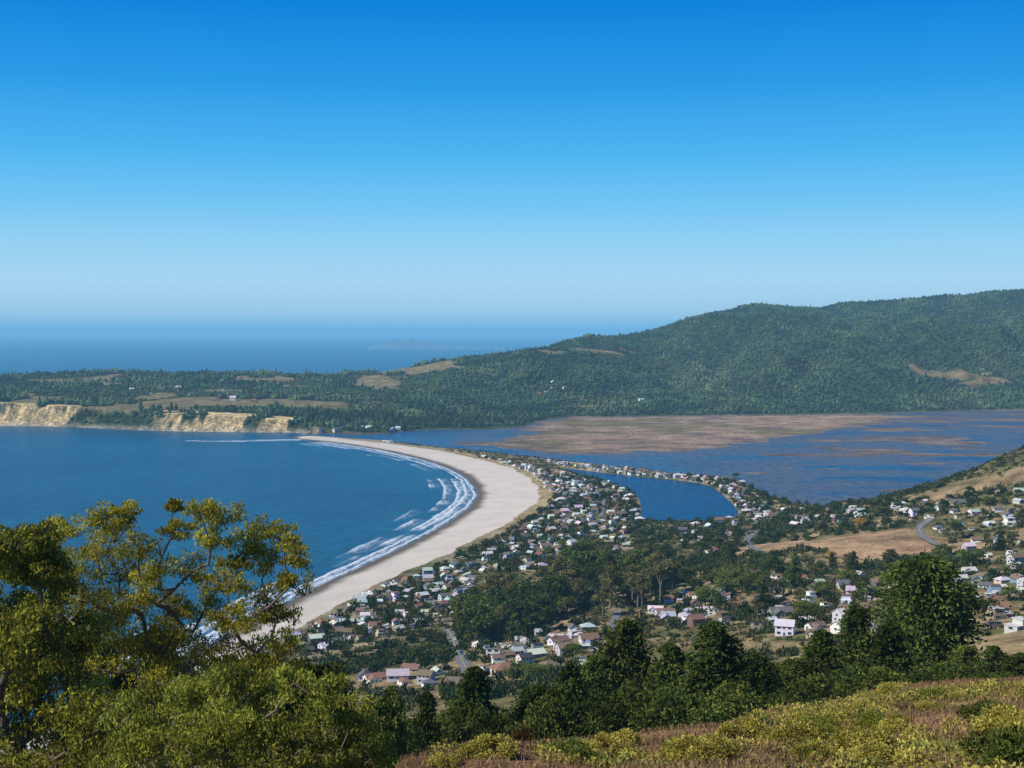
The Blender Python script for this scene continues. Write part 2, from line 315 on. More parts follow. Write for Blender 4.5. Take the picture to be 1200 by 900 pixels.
Q=np.stack([idx[:-1,:-1],idx[:-1,1:],idx[1:,1:],idx[1:,:-1]],2).reshape(-1,4)
zq=np.maximum.reduce([Z[:-1,:-1],Z[:-1,1:],Z[1:,1:],Z[1:,:-1]]).ravel(); rq=reg[:-1,:-1].ravel()
VV=np.stack([X,Y,Z],2).reshape(-1,3); CC=C.reshape(-1,3)
for r,(nm,mt,lb) in enumerate([('terrain',M_ground,'rolling coastal land with scrub, town ground and forested hills'),('beach',M_sand,'long curving pale sand beach along the bay'),('mudflat',M_mud,'brown marsh and mudflats in the far lagoon'),('hillside',M_hill,'dry brown grassy hillside in the foreground'),('sea_cliff',M_cliff,'tan eroded sea cliffs below the far mesa')]):
    f=Q[(rq==r)&(zq>-3.2)]; u_,inv=np.unique(f,return_inverse=True)
    struct(nm,mkmesh(nm,VV[u_],inv.reshape(-1,4),mt,True,CC[u_]),lb,nm.replace('_',' '))
# ------------------------------------------------------------------ water
sr=np.concatenate([np.geomspace(420,9000,120),np.geomspace(9500,150000,36)]); sc_=np.linspace(-1.2,1.2,60)
SU,SD=np.meshgrid(sc_,sr); ii=np.arange(SU.size).reshape(SU.shape)
struct('sea',mkmesh('sea',np.stack([SU*SD,SD,0*SD],2).reshape(-1,3),np.stack([ii[:-1,:-1],ii[:-1,1:],ii[1:,1:],ii[1:,:-1]],2).reshape(-1,4),M_sea,True),'deep blue ocean filling the bay to the horizon','sea')
lw=fbm(X/170,Y/70,5,83); lw2=fbm(X/60,Y/24,4,84)
sh=np.maximum(ss(-sM,-380,-10)*ss(lw2,.26,.55),ss(PX,660,930)*ss(lw*.65+lw2*.35+.06*ss(Y,2000,2600),.37,.53))*(1-.75*(1-ss(PX,460,600)))
LC=mixc(np.zeros_like(C)+np.array((.008,.058,.135)),(.013,.085,.175),ss(fbm(X/200,Y/120,3,85),.4,.6))
LC=mixc(LC,(.092,.08,.088),sh*.92)
lm=(sL<4)&(Y>1500); lq=(lm[:-1,:-1]&lm[:-1,1:]&lm[1:,1:]&lm[1:,:-1]).ravel()
f=Q[lq]; u_,inv=np.unique(f,return_inverse=True); LV=VV[u_].copy(); LV[:,2]=.15
struct('lagoon',mkmesh('lagoon',LV,inv.reshape(-1,4),M_lag,True,LC.reshape(-1,3)[u_]),'broad shallow blue lagoon behind the spit','lagoon')
def polysheet(name,P,z,mat,lb):
    bm=bmesh.new(); f=bm.faces.new([bm.verts.new((p[0],p[1],z)) for p in P]); bmesh.ops.triangulate(bm,faces=[f])
    bmesh.ops.recalc_face_normals(bm,faces=bm.faces)
    if sum(q.normal.z for q in bm.faces)<0: bmesh.ops.reverse_faces(bm,faces=bm.faces)
    me=bpy.data.meshes.new(name); bm.to_mesh(me); bm.free(); me.materials.append(mat); struct(name,me,lb,'lagoon')
polysheet('inner_lagoon',I,.15,M_lag2,'dark blue inner lagoon ringed by houses')
def surf(name,px_pts,seaward,omax,lines,lb):
    P=chaikin([at(*p) for p in px_pts],3,False); dl=np.r_[0,np.cumsum(np.linalg.norm(np.diff(P,axis=0),axis=1))]
    s=np.arange(0,dl[-1],3.); cx=np.interp(s,dl,P[:,0]); cy=np.interp(s,dl,P[:,1])
    tx,ty=np.gradient(cx),np.gradient(cy)
    ker=np.ones(21)/21; pad=lambda a:np.convolve(np.pad(a,10,'edge'),ker,'valid'); tx,ty=pad(tx),pad(ty)
    l=np.hypot(tx,ty); nx,ny=-ty/l*seaward,tx/l*seaward
    o=np.arange(-5,omax,1.0); Sg,O=np.meshgrid(s,o,indexing='ij')
    foam=np.zeros(Sg.shape); zz=np.zeros(Sg.shape)
    for q,(b,amp,th,tail,dens) in enumerate(lines):
        oc=b+(fbm(Sg/300,0*Sg+q*9,2,70+q)-.5)*amp+(fbm(Sg/30,0*Sg+q*5,4,90+q)-.5)*5
        tl=tail*(.5+1.2*fbm(Sg/50,0*Sg+q*7,3,50+q))
        w=ss(fbm(Sg/130,0*Sg+q*3,4,80+q),th,th+.16)*dens
        dlt=O-oc
        pr=np.where(dlt>0,np.exp(-(dlt/1.2)**2),np.exp(dlt/tl)); lace=.2+1.1*ss(fbm(Sg/14,O/2.6,5,60+q),.42,.62)
        foam=np.maximum(foam,w*pr*np.where(dlt>-2,1.1,lace)); zz=np.maximum(zz,w*np.exp(-(dlt/2.5)**2)*.7)
    foam*=1-ss(O,omax-15,omax-2); zz*=1-ss(O,omax-15,omax-2)
    V=np.stack([cx[:,None]+nx[:,None]*O,cy[:,None]+ny[:,None]*O,.12+zz],2).reshape(-1,3)
    i3=np.arange(Sg.size).reshape(Sg.shape); q3=np.stack([i3[:-1,:-1],i3[1:,:-1],i3[1:,1:],i3[:-1,1:]],2).reshape(-1,4)
    struct(name,mkmesh(name,V,q3,M_surf,True,np.repeat(foam.reshape(-1,1),3,1)),lb,'surf')
surf('surf',beach_px[1:15],1,85,[(1,4,.0,2.6,1.),(9,7,.28,4.5,1.),(20,9,.34,5.5,1.),(34,10,.41,5.5,1.),(54,12,.51,4.5,.85)],'white breaking waves along the beach')
surf('sandbar_surf',[(215,517),(250,518),(290,517.5),(330,516.5),(352,516.5)],1,60,[(10,10,.35,5,.9),(30,16,.42,6,.7)],'thin white surf over the sandbar off the spit tip')
hx=np.linspace(430,600,90); hp=np.interp(hx,[430,445,465,490,510,530,560,600],[408,401,397.5,399,402.5,404.5,406.5,409])+.9*np.sin(hx*.7)+.7*np.sin(hx*.31)
hv=[]
for dd,k in ((15200,0),(15700,.6),(16200,1),(17000,.6),(17800,0)):
    zz=np.maximum((H-(hp-HOR)/F*16200)*k,-2); hv.append(np.stack([(hx-600)/F*16200*(dd/16200),0*hx+dd,zz],1))
hi=np.arange(5*90).reshape(5,90)
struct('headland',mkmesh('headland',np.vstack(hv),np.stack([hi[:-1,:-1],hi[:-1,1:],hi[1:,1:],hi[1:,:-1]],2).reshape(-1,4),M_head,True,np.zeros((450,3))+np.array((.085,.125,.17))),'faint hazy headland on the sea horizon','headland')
# ------------------------------------------------------------------ roads
occ=set()
def mark(x,y,r=1):
    a,b=int(x//6),int(y//6)
    for i in range(-r,r+1):
        for j in range(-r,r+1): occ.add((a+i,b+j))
def isocc(x,y): return (int(x//6),int(y//6)) in occ
roads=[([(524,738),(529,746),(533,757),(539,769),(545,783),(550,794)],6,True),([(892,622),(878,629),(874,636),(884,645),(898,650)],6,False),
 ([(1092,608),(1080,615),(1076,623),(1086,633),(1106,642)],6.5,True),([(1118,652),(1140,657),(1165,660)],5.5,False),
 ([(850,563),(872,573),(893,588),(916,606)],5,False),([(712,572),(709,588),(704,606)],4.5,False),([(725,715),(718,730),(722,748)],5,False)]
roadpts=[]
for P,w,mk in roads:
    W3=[hit(*p,400) for p in P]; W3=[p for p in W3 if p]
    C2=chaikin([(p[0],p[1]) for p in W3],3,False); dl=np.r_[0,np.cumsum(np.linalg.norm(np.diff(C2,axis=0),axis=1))]
    s=np.arange(0,dl[-1],2.5); cx=np.interp(s,dl,C2[:,0]); cy=np.interp(s,dl,C2[:,1]); roadpts.append(np.c_[cx,cy])
    tx,ty=np.gradient(cx),np.gradient(cy); l=np.hypot(tx,ty)+1e-9; nx,ny=-ty/l,tx/l
    zc=gv(Z,cx,cy); zl=gv(Z,cx+nx*w/2,cy+ny*w/2); zr=gv(Z,cx-nx*w/2,cy-ny*w/2)
    zc=np.maximum.reduce([zc,zl,zr])+.35
    def rib(ww,dz):
        V=np.stack([np.c_[cx-nx*ww/2,cy-ny*ww/2,zc+dz],np.c_[cx+nx*ww/2,cy+ny*ww/2,zc+dz]],1).reshape(-1,3); k=np.arange(len(s)-1)*2
        return V,np.stack([k,k+2,k+3,k+1],1)
    V,f=rib(w,0); struct('road',mkmesh('road',V,f,M_asph),'grey asphalt road winding through the town','road')
    if mk:
        V,f=rib(.3,.02); struct('road_marking',mkmesh('road_marking',V,f,M_yel),'yellow centre line on the asphalt road','road marking')
    for a,b in zip(cx,cy): mark(a,b,0 if w<6.2 else 1)
# ------------------------------------------------------------------ things registry
REG=[]
def reg_thing(o,base,cat,group,px): o['category']=cat; REG.append((o,base,px,group))
def pxof(x,y): return 600+F*x/y
# ------------------------------------------------------------------ houses
class MB:
    def __init__(s): s.v=[];s.f=[]
    def add(s,V,Fc):
        o=len(s.v); s.v+=[tuple(p) for p in V]; s.f+=[tuple(i+o for i in f) for f in Fc]; return s
    def box(s,x0,x1,y0,y1,z0,z1):
        return s.add([(x0,y0,z0),(x1,y0,z0),(x1,y1,z0),(x0,y1,z0),(x0,y0,z1),(x1,y0,z1),(x1,y1,z1),(x0,y1,z1)],[(0,3,2,1),(4,5,6,7),(0,1,5,4),(1,2,6,5),(2,3,7,6),(3,0,4,7)])
    def prism(s,poly,a0,a1,ax='x'):
        m=len(poly); mp=(lambda a,p:(a,p[0],p[1])) if ax=='x' else (lambda a,p:(-p[0],a,p[1]))
        V=[mp(a0,p) for p in poly]+[mp(a1,p) for p in poly]
        return s.add(V,[tuple(range(m))[::-1],tuple(range(m,2*m))]+[(i,(i+1)%m,(i+1)%m+m,i+m) for i in range(m)])
    def mesh(s,name,mat):
        me=bpy.data.meshes.new(name); me.from_pydata(s.v,[],s.f); me.materials.append(mat)
        bm=bmesh.new(); bm.from_mesh(me); bmesh.ops.recalc_face_normals(bm,faces=bm.faces); bm.to_mesh(me); bm.free(); return me
def chev(dp,h,rh,e=.6,th=.22):
    k=rh/(dp/2); zb=h-e*k; E=dp/2+e
    return [(-E,zb),(0,h+rh),(E,zb),(E,zb+th),(0,h+rh+th),(-E,zb+th)]
def pent(dp,h,rh): return [(-dp/2,-4),(dp/2,-4),(dp/2,h-.01),(0,h+rh-.01),(-dp/2,h-.01)]
def house_parts(kind,detail):
    P=[]; wb=MB(); rb=MB(); ch=None; wins=[]; door=None
    if kind=='gabled':
        w,d,h,rh=11,8,3.,2.3; wb.prism(pent(d,h,rh),-w/2,w/2); rb.prism(chev(d,h,rh),-w/2-.5,w/2+.5); ch=(2,3,.6,1.4,h,h+rh+1)
        wins=[(-3.2,-d/2,0,1.4,1.7),(3.4,-d/2,0,1.4,2.0),(-2.5,d/2,2,1.4,1.6),(2.5,d/2,2,1.4,1.6),(w/2,0,1,1.4,1.7),(-w/2,0,3,1.4,1.7)]; door=(.2,-d/2)
    elif kind=='two-storey':
        w,d,h,rh=9.5,9,5.6,2.4; wb.prism(pent(d,h,rh),-w/2,w/2); rb.prism(chev(d,h,rh),-w/2-.5,w/2+.5); ch=(-3,-2.1,.8,1.6,h,h+rh+.9)
        wins=[(-2.8,-d/2,0,1.2,1.8),(2.8,-d/2,0,1.2,1.8),(-2.8,-d/2,0,4.0,1.8),(2.8,-d/2,0,4.0,1.8),(0,-d/2,0,4.0,1.2),(0,d/2,2,4.,1.8),(w/2,0,1,4.,1.8),(-w/2,0,3,4.,1.8),(w/2,-1.5,1,1.4,1.6),(-w/2,1.5,3,1.4,1.6)]; door=(0,-d/2)
    elif kind=='gable-fronted':
        w,d,h,rh=8.5,11,3.6,2.8; wb.prism(pent(w,h,rh),-d/2,d/2,'y'); rb.prism(chev(w,h,rh),-d/2-.6,d/2+.5,'y'); ch=(1.,1.8,1,1.8,h+.5,h+rh+.8)
        wins=[(-2.5,-d/2,0,1.4,1.9),(2.5,-d/2,0,1.4,1.9),(0,-d/2,0,4.2,1.4),(w/2,-2,1,1.4,1.6),(-w/2,-2,3,1.4,1.6),(w/2,2.5,1,1.4,1.6),(-w/2,2.5,3,1.4,1.6),(0,d/2,2,1.5,2.)]; door=(0,-d/2)
    elif kind=='flat-roofed':
        w,d=12,8; wb.box(-w/2,w/2,-d/2,d/2,-4,3.2); wb.box(-w/2+1,1,-d/2+.8,d/2-.6,3.21,6.)
        rb.box(1.02,w/2+.4,-d/2-.4,d/2+.4,3.22,3.5); rb.box(-w/2+.6,1.4,-d/2+.4,d/2-.2,6.01,6.3); ch=(-3,-2.2,1,1.7,6.2,7.2)
        wins=[(-3.4,-d/2,0,1.3,3.2),(3.6,-d/2,0,1.3,2.6),(-2.4,-d/2+.8,0,4.2,3.6),(3,d/2,2,1.4,2),(w/2,0,1,1.4,2.6),(-w/2,0,3,1.4,2.)]; door=(.6,-d/2)
    elif kind=='L-shaped':
        w,d,h,rh=13,7.5,3.1,2.2; wb.prism(pent(d,h,rh),-w/2,w/2); wb.prism(pent(6,h-.02,rh-.35),-d/2-4,.5,'y')
        for i in range(10,len(wb.v)): x,y,z=wb.v[i]; wb.v[i]=(x-3,y,z)
        k=len(rb.prism(chev(d,h,rh),-w/2-.5,w/2+.5).v); rb.prism(chev(6,h-.02,rh-.35,.5),-d/2-4.5,.3,'y')
        for i in range(k,len(rb.v)): x,y,z=rb.v[i]; rb.v[i]=(x-3,y,z)
        ch=(3,3.9,.5,1.3,h,h+rh+.9); wins=[(-4.4,-d/2-4,0,1.4,1.5),(-1.7,-d/2-4,0,1.4,1.5),(4.6,-d/2,0,1.4,2.2),(w/2,0,1,1.4,1.7),(-w/2,1,3,1.4,1.7),(-2,d/2,2,1.4,1.8),(3,d/2,2,1.4,1.8)]; door=(1.8,-d/2)
    elif kind=='hip-roofed':
        w,d,h,rh=12,9,3.2,2.6; wb.box(-w/2,w/2,-d/2,d/2,-4,h); e=.7
        rb.add([(-w/2-e,-d/2-e,h-.1),(w/2+e,-d/2-e,h-.1),(w/2+e,d/2+e,h-.1),(-w/2-e,d/2+e,h-.1),(-w/2+d/2,0,h+rh),(w/2-d/2,0,h+rh)],[(0,3,2,1),(0,1,5,4),(1,2,5),(2,3,4,5),(3,0,4)])
        ch=(.6,1.5,.6,1.4,h+1,h+rh+1); wins=[(-4,-d/2,0,1.4,1.9),(-1.2,-d/2,0,1.4,1.4),(4,-d/2,0,1.4,1.9),(w/2,0,1,1.4,1.8),(-w/2,0,3,1.4,1.8),(0,d/2,2,1.4,2.)]; door=(1.5,-d/2)
    else:
        w,d=9,8; wb.prism([(-d/2,-4),(d/2,-4),(d/2,3.2),(-d/2,5.6)],-w/2,w/2)
        rb.prism([(-d/2-.6,5.8),(d/2+.6,2.84+.2),(d/2+.6,3.26),(-d/2-.6,6.02)],-w/2-.5,w/2+.5)
        ch=(2,2.8,1.5,2.2,3.8,5.6); wins=[(-2.2,-d/2,0,3.6,2.6),(2.2,-d/2,0,3.6,2.6),(-2.6,-d/2,0,1.2,1.8),(w/2,0,1,1.4,2.),(-w/2,0,3,1.4,2.),(0,d/2,2,1.3,1.8)]; door=(2.2,-d/2)
    P.append(('wall',wb.mesh('wall',M_wall),-1,'wall')); P.append(('roof',rb.mesh('roof',M_roof),-1,'roof'))
    if detail: P.append(('chimney',MB().box(*ch).mesh('chimney',M_brick),1,None))
    def face(cx,cy,sd,z,ww,hh,o0,o1):
        m=MB()
        if sd==0: m.box(cx-ww/2,cx+ww/2,cy-o1,cy-o0,z,z+hh)
        elif sd==2: m.box(cx-ww/2,cx+ww/2,cy+o0,cy+o1,z,z+hh)
        elif sd==1: m.box(cx+o0,cx+o1,cy-ww/2,cy+ww/2,z,z+hh)
        else: m.box(cx-o1,cx-o0,cy-ww/2,cy+ww/2,z,z+hh)
        return m
    for i,(cx,cy,sd,z,ww) in enumerate(wins if detail else wins[:5]):
        if detail:
            P.append(('window',face(cx,cy,sd,z-.12,ww+.24,1.54,.003,.06).mesh('window',M_white),-1,None)); k=len(P)-1
            P.append(('pane',face(cx,cy,sd,z,ww,1.3,.061,.085).mesh('pane',M_glass),k,None))
        else: P.append(('window',face(cx,cy,sd,z,ww,1.3,.003,.06).mesh('window',M_glass),-1,None))
    if detail: P.append(('door',face(door[0],door[1],0,.05,1.05,2.1,.003,.05).mesh('door',M_door),-1,'door'))
    return P
KINDS=['gabled','two-storey','gable-fronted','flat-roofed','L-shaped','hip-roofed','shed-roofed']
PR={(k,dt):house_parts(k,dt) for k in KINDS for dt in (0,1)}
WALLC={'white':(.76,.76,.74),'cream':(.62,.54,.40),'pale grey':(.50,.52,.53),'tan':(.36,.27,.17),'brown':(.16,.10,.065),'blue grey':(.24,.30,.36),'dark grey':(.14,.145,.15),'sage':(.26,.29,.22)}
ROOFC={'light grey':(.44,.44,.44),'dark grey':(.12,.125,.13),'brown':(.19,.125,.085),'pale':(.62,.60,.56),'rust':(.23,.12,.08),'charcoal':(.05,.05,.055)}
def place(parts,name,loc,rz,sc,tints):
    root=bpy.data.objects.new(name,None); col.objects.link(root); root.location=loc; root.rotation_euler=(0,0,rz); root.scale=(sc,)*3
    root.empty_display_size=1; L_=[]
    for nm,me,pi,tk_ in parts:
        o=link(nm,me,root if pi<0 else L_[pi])
        if tk_: o.color=c4(tints[tk_])
        L_.append(o)
    return root
houses=[]; PEND=[]
jit=lambda c:tuple(min(.85,q*random.uniform(.85,1.12)) for q in c)
def house(x,y,z,kind,wn,rn,sc,rz,dist,label=None):
    PEND.append((x,y,z,kind,wn,rn,sc,rz,dist,label)); houses.append((x,y)); mark(x,y,1 if y<800 else 0)
def far_ok(x,y,m):
    a=np.array(houses); return ((a-np.array((x,y)))**2).sum(1).min()>m*m
man=[(592,790,'hip-roofed','cream','rust',1.0,.35,'large cream house with rust hip roof beside the highway bend'),
(920,744,'two-storey','white','pale',.85,-.3,'tall white two-storey house among trees on right hillside'),(915,722,'L-shaped','sage','dark grey',.9,.2,'sage house with dark grey roof just above tall white house'),
(836,648,'L-shaped','white','brown',.95,.1,'long white house with brown roof left of the brown field'),(1186,616,'flat-roofed','white','pale',1.05,.1,'big white flat-roofed house at right edge of hillside'),
(1072,604,'two-storey','white','dark grey',.85,.2,'white two-storey house above the curving hillside road'),(1122,592,'L-shaped','tan','dark grey',1.0,0,'tan house with dark grey roof on upper right slope'),
(880,678,'hip-roofed','tan','rust',.95,.1,'tan house with rust hip roof below the brown field'),(815,702,'gabled','tan','rust',.9,.3,'tan gabled house with rust roof right of the grove'),
(662,768,'two-storey','pale grey','brown',.8,.3,'pale grey two-storey house right of the highway bend'),(690,752,'gabled','white','rust',.85,.2,'white gabled house with rust roof in front of the grove'),
(466,796,'gabled','white','light grey',.95,.1,'low white gabled house above the left conifers'),(1108,756,'gabled','tan','rust',.9,0,'tan gabled house with rust roof right of tallest conifer'),
(1172,722,'two-storey','pale grey','rust',.85,-.2,'pale grey house with rust roof near right edge'),(958,696,'gable-fronted','brown','dark grey',.9,.2,'brown gable-fronted house with dark roof on hillside'),
(1000,700,'two-storey','white','light grey',.8,-.3,'white two-storey house with light grey roof behind tallest conifer'),(780,722,'L-shaped','white','brown',.9,.2,'white L-shaped house with brown roof right of the grove')]
for px,py,k,wn,rn,sc,rz,lb in man:
    h=hit(px,py,480)
    if h: house(h[0],h[1],h[2],k,wn,rn,sc,rz,'',lb)
def inpoly(P,x,y):
    c=False; m=len(P)
    for i in range(m):
        ax,ay=P[i]; bx,by=P[(i+1)%m]
        if (ay>y)!=(by>y) and x<(bx-ax)*(y-ay)/(by-ay)+ax: c=not c
    return c
def rpt(P):
    xs=[p[0] for p in P]; ys=[p[1] for p in P]
    while True:
        x,y=random.uniform(min(xs),max(xs)),random.uniform(min(ys),max(ys))
        if inpoly(P,x,y): return x,y
WB=['white']*12+['pale grey']*6+['cream']*4+['tan']*5+['brown']*4+['blue grey']*3+['dark grey']*2+['sage']*1
RB=['light grey']*8+['dark grey']*5+['brown']*5+['pale']*6+['rust']*2+['charcoal']*1
def zone(P,N,dist,ang,gap=12,dm=500,sc=(.42,.8),beach=10):
    k=0; tr=0
    while k<N and tr<N*30:
        tr+=1; px,py=rpt(P); h=hit(px,py,dm)
        if not h or h[2]<1.1: continue
        x,y,z=h
        if gv(sS,x,y)[0]<(bwf(y)+beach if y<2690 else beach): continue
        if min(gv(sL,x,y)[0],gv(sI,x,y)[0])<5.5: continue
        if not far_ok(x,y,gap*random.uniform(.85,1.35)): continue
        if any(((rp-np.array((x,y)))**2).sum(1).min()<64 for rp in roadpts): continue
        house(x,y,z,random.choice(KINDS),random.choice(WB),random.choice(RB),random.uniform(*sc),ang+random.choice([0,0,0,1.57,3.14])+random.uniform(-.45,.45),dist); k+=1
zone([(335,742),(400,700),(470,680),(545,655),(560,690),(545,725),(480,738),(420,752),(360,765)],115,'beside the beach',.35,10.8)
zone([(545,660),(600,625),(650,600),(700,600),(745,612),(740,640),(690,655),(620,672),(560,690)],115,'left of the grove',.5,11.5)
zone([(655,575),(700,565),(725,570),(748,590),(750,612),(650,605),(640,598)],90,'beside inner lagoon',.2,11.5)
zone([(450,517),(520,529),(600,542),(660,556),(700,566),(655,578),(620,563),(560,546),(480,530),(440,522)],150,'on the spit',.5,12)
zone([(640,541),(700,546),(790,556),(840,560),(862,563),(895,585),(922,606),(885,608),(868,598),(850,575),(835,567),(760,560),(690,553)],150,'on lagoon dike',.25,9)
zone([(560,752),(600,748),(690,735),(705,750),(690,778),(640,790),(570,800)],38,'below the grove',.3,11.5)
zone([(425,792),(480,785),(530,795),(535,805),(430,805)],8,'left of highway',.1,14)
zone([(765,700),(830,690),(870,700),(850,735),(770,738)],24,'right of the grove',.2,12)
zone([(885,680),(1040,670),(1060,700),(1040,740),(890,750)],46,'on right hillside',.1,12)
zone([(1040,592),(1200,575),(1200,618),(1110,625),(1050,612)],28,'on upper right slope',.0,13)
zone([(1110,640),(1200,625),(1200,740),(1130,740),(1105,690)],44,'near right edge',.1,12)
zone([(780,615),(900,598),(1000,594),(1040,612),(960,620),(905,615),(800,640)],40,'above the brown field',.1,12)
zone([(375,510),(440,508),(470,503),(400,498),(360,500)],14,'at cliff foot village',.3,20,2600,(.8,1.1),20)
zone([(600,452),(680,445),(660,462),(760,470),(640,470)],10,'on far wooded slope',.3,40,2700,(.8,1.2),0)
zone([(100,445),(330,448),(330,472),(180,475)],22,'on far mesa',.3,40,2700,(.8,1.4),120)
PEND.sort(key=lambda t:t[1]-(5000 if t[9] else 0)); SV=[];SF=[];SC=[];so_=0
for i,(x,y,z,kind,wn,rn,sc,rz,dist,label) in enumerate(PEND):
    if i<298:
        o=place(PR[(kind,1 if y<1020 else 0)],'house',(x,y,z),rz,sc,{'wall':jit(WALLC[wn]),'roof':jit(ROOFC[rn]),'door':random.choice([(.3,.06,.04),(.08,.12,.2),(.5,.5,.48),(.12,.08,.05)])})
        reg_thing(o,label or f"{wn} {kind} house, {rn} roof, {dist}",'house','houses '+dist,pxof(x,y))
    else:
        ca,sa=math.cos(rz),math.sin(rz)
        for nm,me,pi,tk_ in PR[(kind,0)]:
            c=jit(WALLC[wn]) if tk_=='wall' else jit(ROOFC[rn]) if tk_=='roof' else (.03,.045,.06)
            if tk_ is None and y>2000: continue
            V=np.array([v.co[:] for v in me.vertices])*sc; V=np.c_[V[:,0]*ca-V[:,1]*sa+x,V[:,0]*sa+V[:,1]*ca+y,V[:,2]+z]
            SV.append(V); SC.append(np.repeat([c],len(V),0)); SF+=[tuple(q+so_ for q in p.vertices) for p in me.polygons]; so_+=len(V)
if SV:
    me=bpy.data.meshes.new('distant_houses'); me.from_pydata(np.vstack(SV).tolist(),[],SF); me.materials.append(M_colh)
    ca=me.color_attributes.new('Col','FLOAT_COLOR','POINT'); ca.data.foreach_set('color',np.c_[np.vstack(SC),np.ones(so_)].astype(np.float32).ravel())
    link('distant_houses',me,kind='stuff',label='tiny far houses strung along the spit and lagoon dike',category='houses')
# ------------------------------------------------------------------ cars
def car_parts():
    P=[]; b=MB(); prof=[(-2.1,.35),(2.1,.35),(2.15,.75),(1.3,.95),(-1.9,1.0),(-2.15,.8)]
    b.prism([(y,z) for y,z in prof],-.85,.85); P.append(('body',b.mesh('body',M_car),-1,'wall'))
    g=MB(); g.prism([(-1.8,1.0),(1.25,.96),(.6,1.42),(-1.3,1.45)],-.76,.76); P.append(('cabin_glass',g.mesh('cabin_glass',M_glass),-1,None))
    r=MB().box(-.72,.72,-1.25,.55,1.44,1.5); P.append(('roof',r.mesh('roof',M_car),-1,'wall'))
    for sx in (-.87,.67):
        for sy in (-1.3,1.3):
            w=MB(); w.prism([(sy+.33*math.cos(a),.33+.33*math.sin(a)) for a in np.linspace(0,2*math.pi,14)[:-1]],sx,sx+.2); P.append(('wheel',w.mesh('wheel',M_tyre),-1,None))
    return P
CAR=car_parts()
for ri,f,cn,c,wh in [(0,.2,'white',(.75,.75,.75),'highway bend'),(0,.62,'dark blue',(.03,.06,.15),'highway bend'),(2,.35,'silver',(.45,.46,.47),'curving hillside road'),(3,.5,'white',(.75,.75,.75),'short road near right edge'),(4,.4,'red',(.4,.03,.02),'lagoon dike road'),(5,.5,'white',(.75,.75,.75),'inner lagoon street')]:
    p=roadpts[ri]; k=int(f*(len(p)-2)); q=p[k+1]-p[k]; th=math.atan2(q[1],q[0]); nx,ny=-math.sin(th),math.cos(th)
    x,y=p[k][0]+nx*1.2,p[k][1]+ny*1.2
    o=place(CAR,'car',(x,y,max(gz(x,y),gz(*p[k]),gz(p[k][0]-nx*3,p[k][1]-ny*3),gz(p[k][0]+nx*3,p[k][1]+ny*3))+.36),th-math.pi/2,1.,{'wall':c})
    reg_thing(o,f"{cn} car on the {wh}",'car','cars on the roads',pxof(x,y))
# ------------------------------------------------------------------ trees
def broad(seed,h,Rr,K,m,lf,leafm,barkm,low=.62,flat=.36):
    global rng; keep=rng; rng=np.random.default_rng(seed)
    v=unit(rng.normal(size=(K,3))); v[:,2]=np.abs(v[:,2])*1.1-.35; cen=v*(rng.random((K,1))**.5)*np.array((Rr,Rr,h*flat))+np.array((0,0,h*low))
    cr=Rr*rng.uniform(.25,.42,K); parts=[]
    for c,r in zip(cen,cr):
        b=ball(m)*np.array((r,r,r*.75)); parts.append(leafq(c+b,b+rng.normal(size=(m,3))*r*.6,lf*rng.uniform(.6,1.4,m),lf*rng.uniform(.4,.8,m)))
    cm=mkmesh('crown',*merge(parts),leafm)
    tp=[tube([(0,0,-2),(.1,.05,h*.25),(-.1,.1,h*.5),(0,0,h*.8)],[h*.024,h*.019,h*.013,h*.004])]
    for c in cen[:7]:
        z0=h*rng.uniform(.22,.45); tp.append(tube([(0,0,z0),(c[0]*.5,c[1]*.5,(z0+c[2])/2+.3),tuple(c)],[h*.011,h*.008,h*.003],5))
    tm=mkmesh('trunk',*merge(tp),barkm); rng=keep
    return tm,cm
def conifer(seed,h,Rr,nb,m,leafm,lf=.6,pw=.7):
    global rng; keep=rng; rng=np.random.default_rng(seed)
    tt=.05+.95*rng.random(nb)**1.1; az=rng.random(nb)*2*math.pi
    lobes=1+.3*np.sin(az*3+seed+tt*5)+.25*np.sin(tt*15+az*2)
    Ln=Rr*((1-tt)**pw+.04)*rng.uniform(.5,1.2,nb)*lobes
    s=rng.random((nb,m))**.6*.9+.1
    x=Ln[:,None]*s*np.cos(az)[:,None]; y=Ln[:,None]*s*np.sin(az)[:,None]
    z=h*tt[:,None]+Ln[:,None]*(.35*s-.42*s*s)
    Pt=np.stack([x,y,z],2).reshape(-1,3); sp=(.12+.16*s*Ln[:,None]).reshape(-1,1); N=len(Pt)
    Pt=Pt+rng.normal(size=(N,3))*sp*np.array((1,1,.55))
    dirs=np.stack([np.cos(az)[:,None]+0*s,np.sin(az)[:,None]+0*s,-.15+0*s],2).reshape(-1,3)+rng.normal(size=(N,3))*.55
    cm=mkmesh('crown',*leafq(Pt,dirs,lf*rng.uniform(.6,1.4,N),lf*.42*rng.uniform(.6,1.4,N)),leafm)
    tp=[tube([(0,0,-3),(0,0,h*.4),(0,0,h*.97)],[h*.022,h*.014,.04])]
    for k in range(14):
        tp.append(tube([(0,0,h*tt[k]),(Ln[k]*.6*math.cos(az[k]),Ln[k]*.6*math.sin(az[k]),h*tt[k]-.05*Ln[k])],[.09,.03],4))
    tm=mkmesh('trunk',*merge(tp),M_bark); rng=keep
    return tm,cm
def tree(tc,name,x,y,z,sx,sz,base,cat='tree',group='trees in the town'):
    root=bpy.data.objects.new(name,None); col.objects.link(root); root.location=(x,y,z); root.rotation_euler=(0,0,random.uniform(0,6.28)); root.scale=(sx,sx,sz)
    link('trunk',tc[0],root); link('crown',tc[1],root); reg_thing(root,base,cat,group,pxof(x,y)); return root
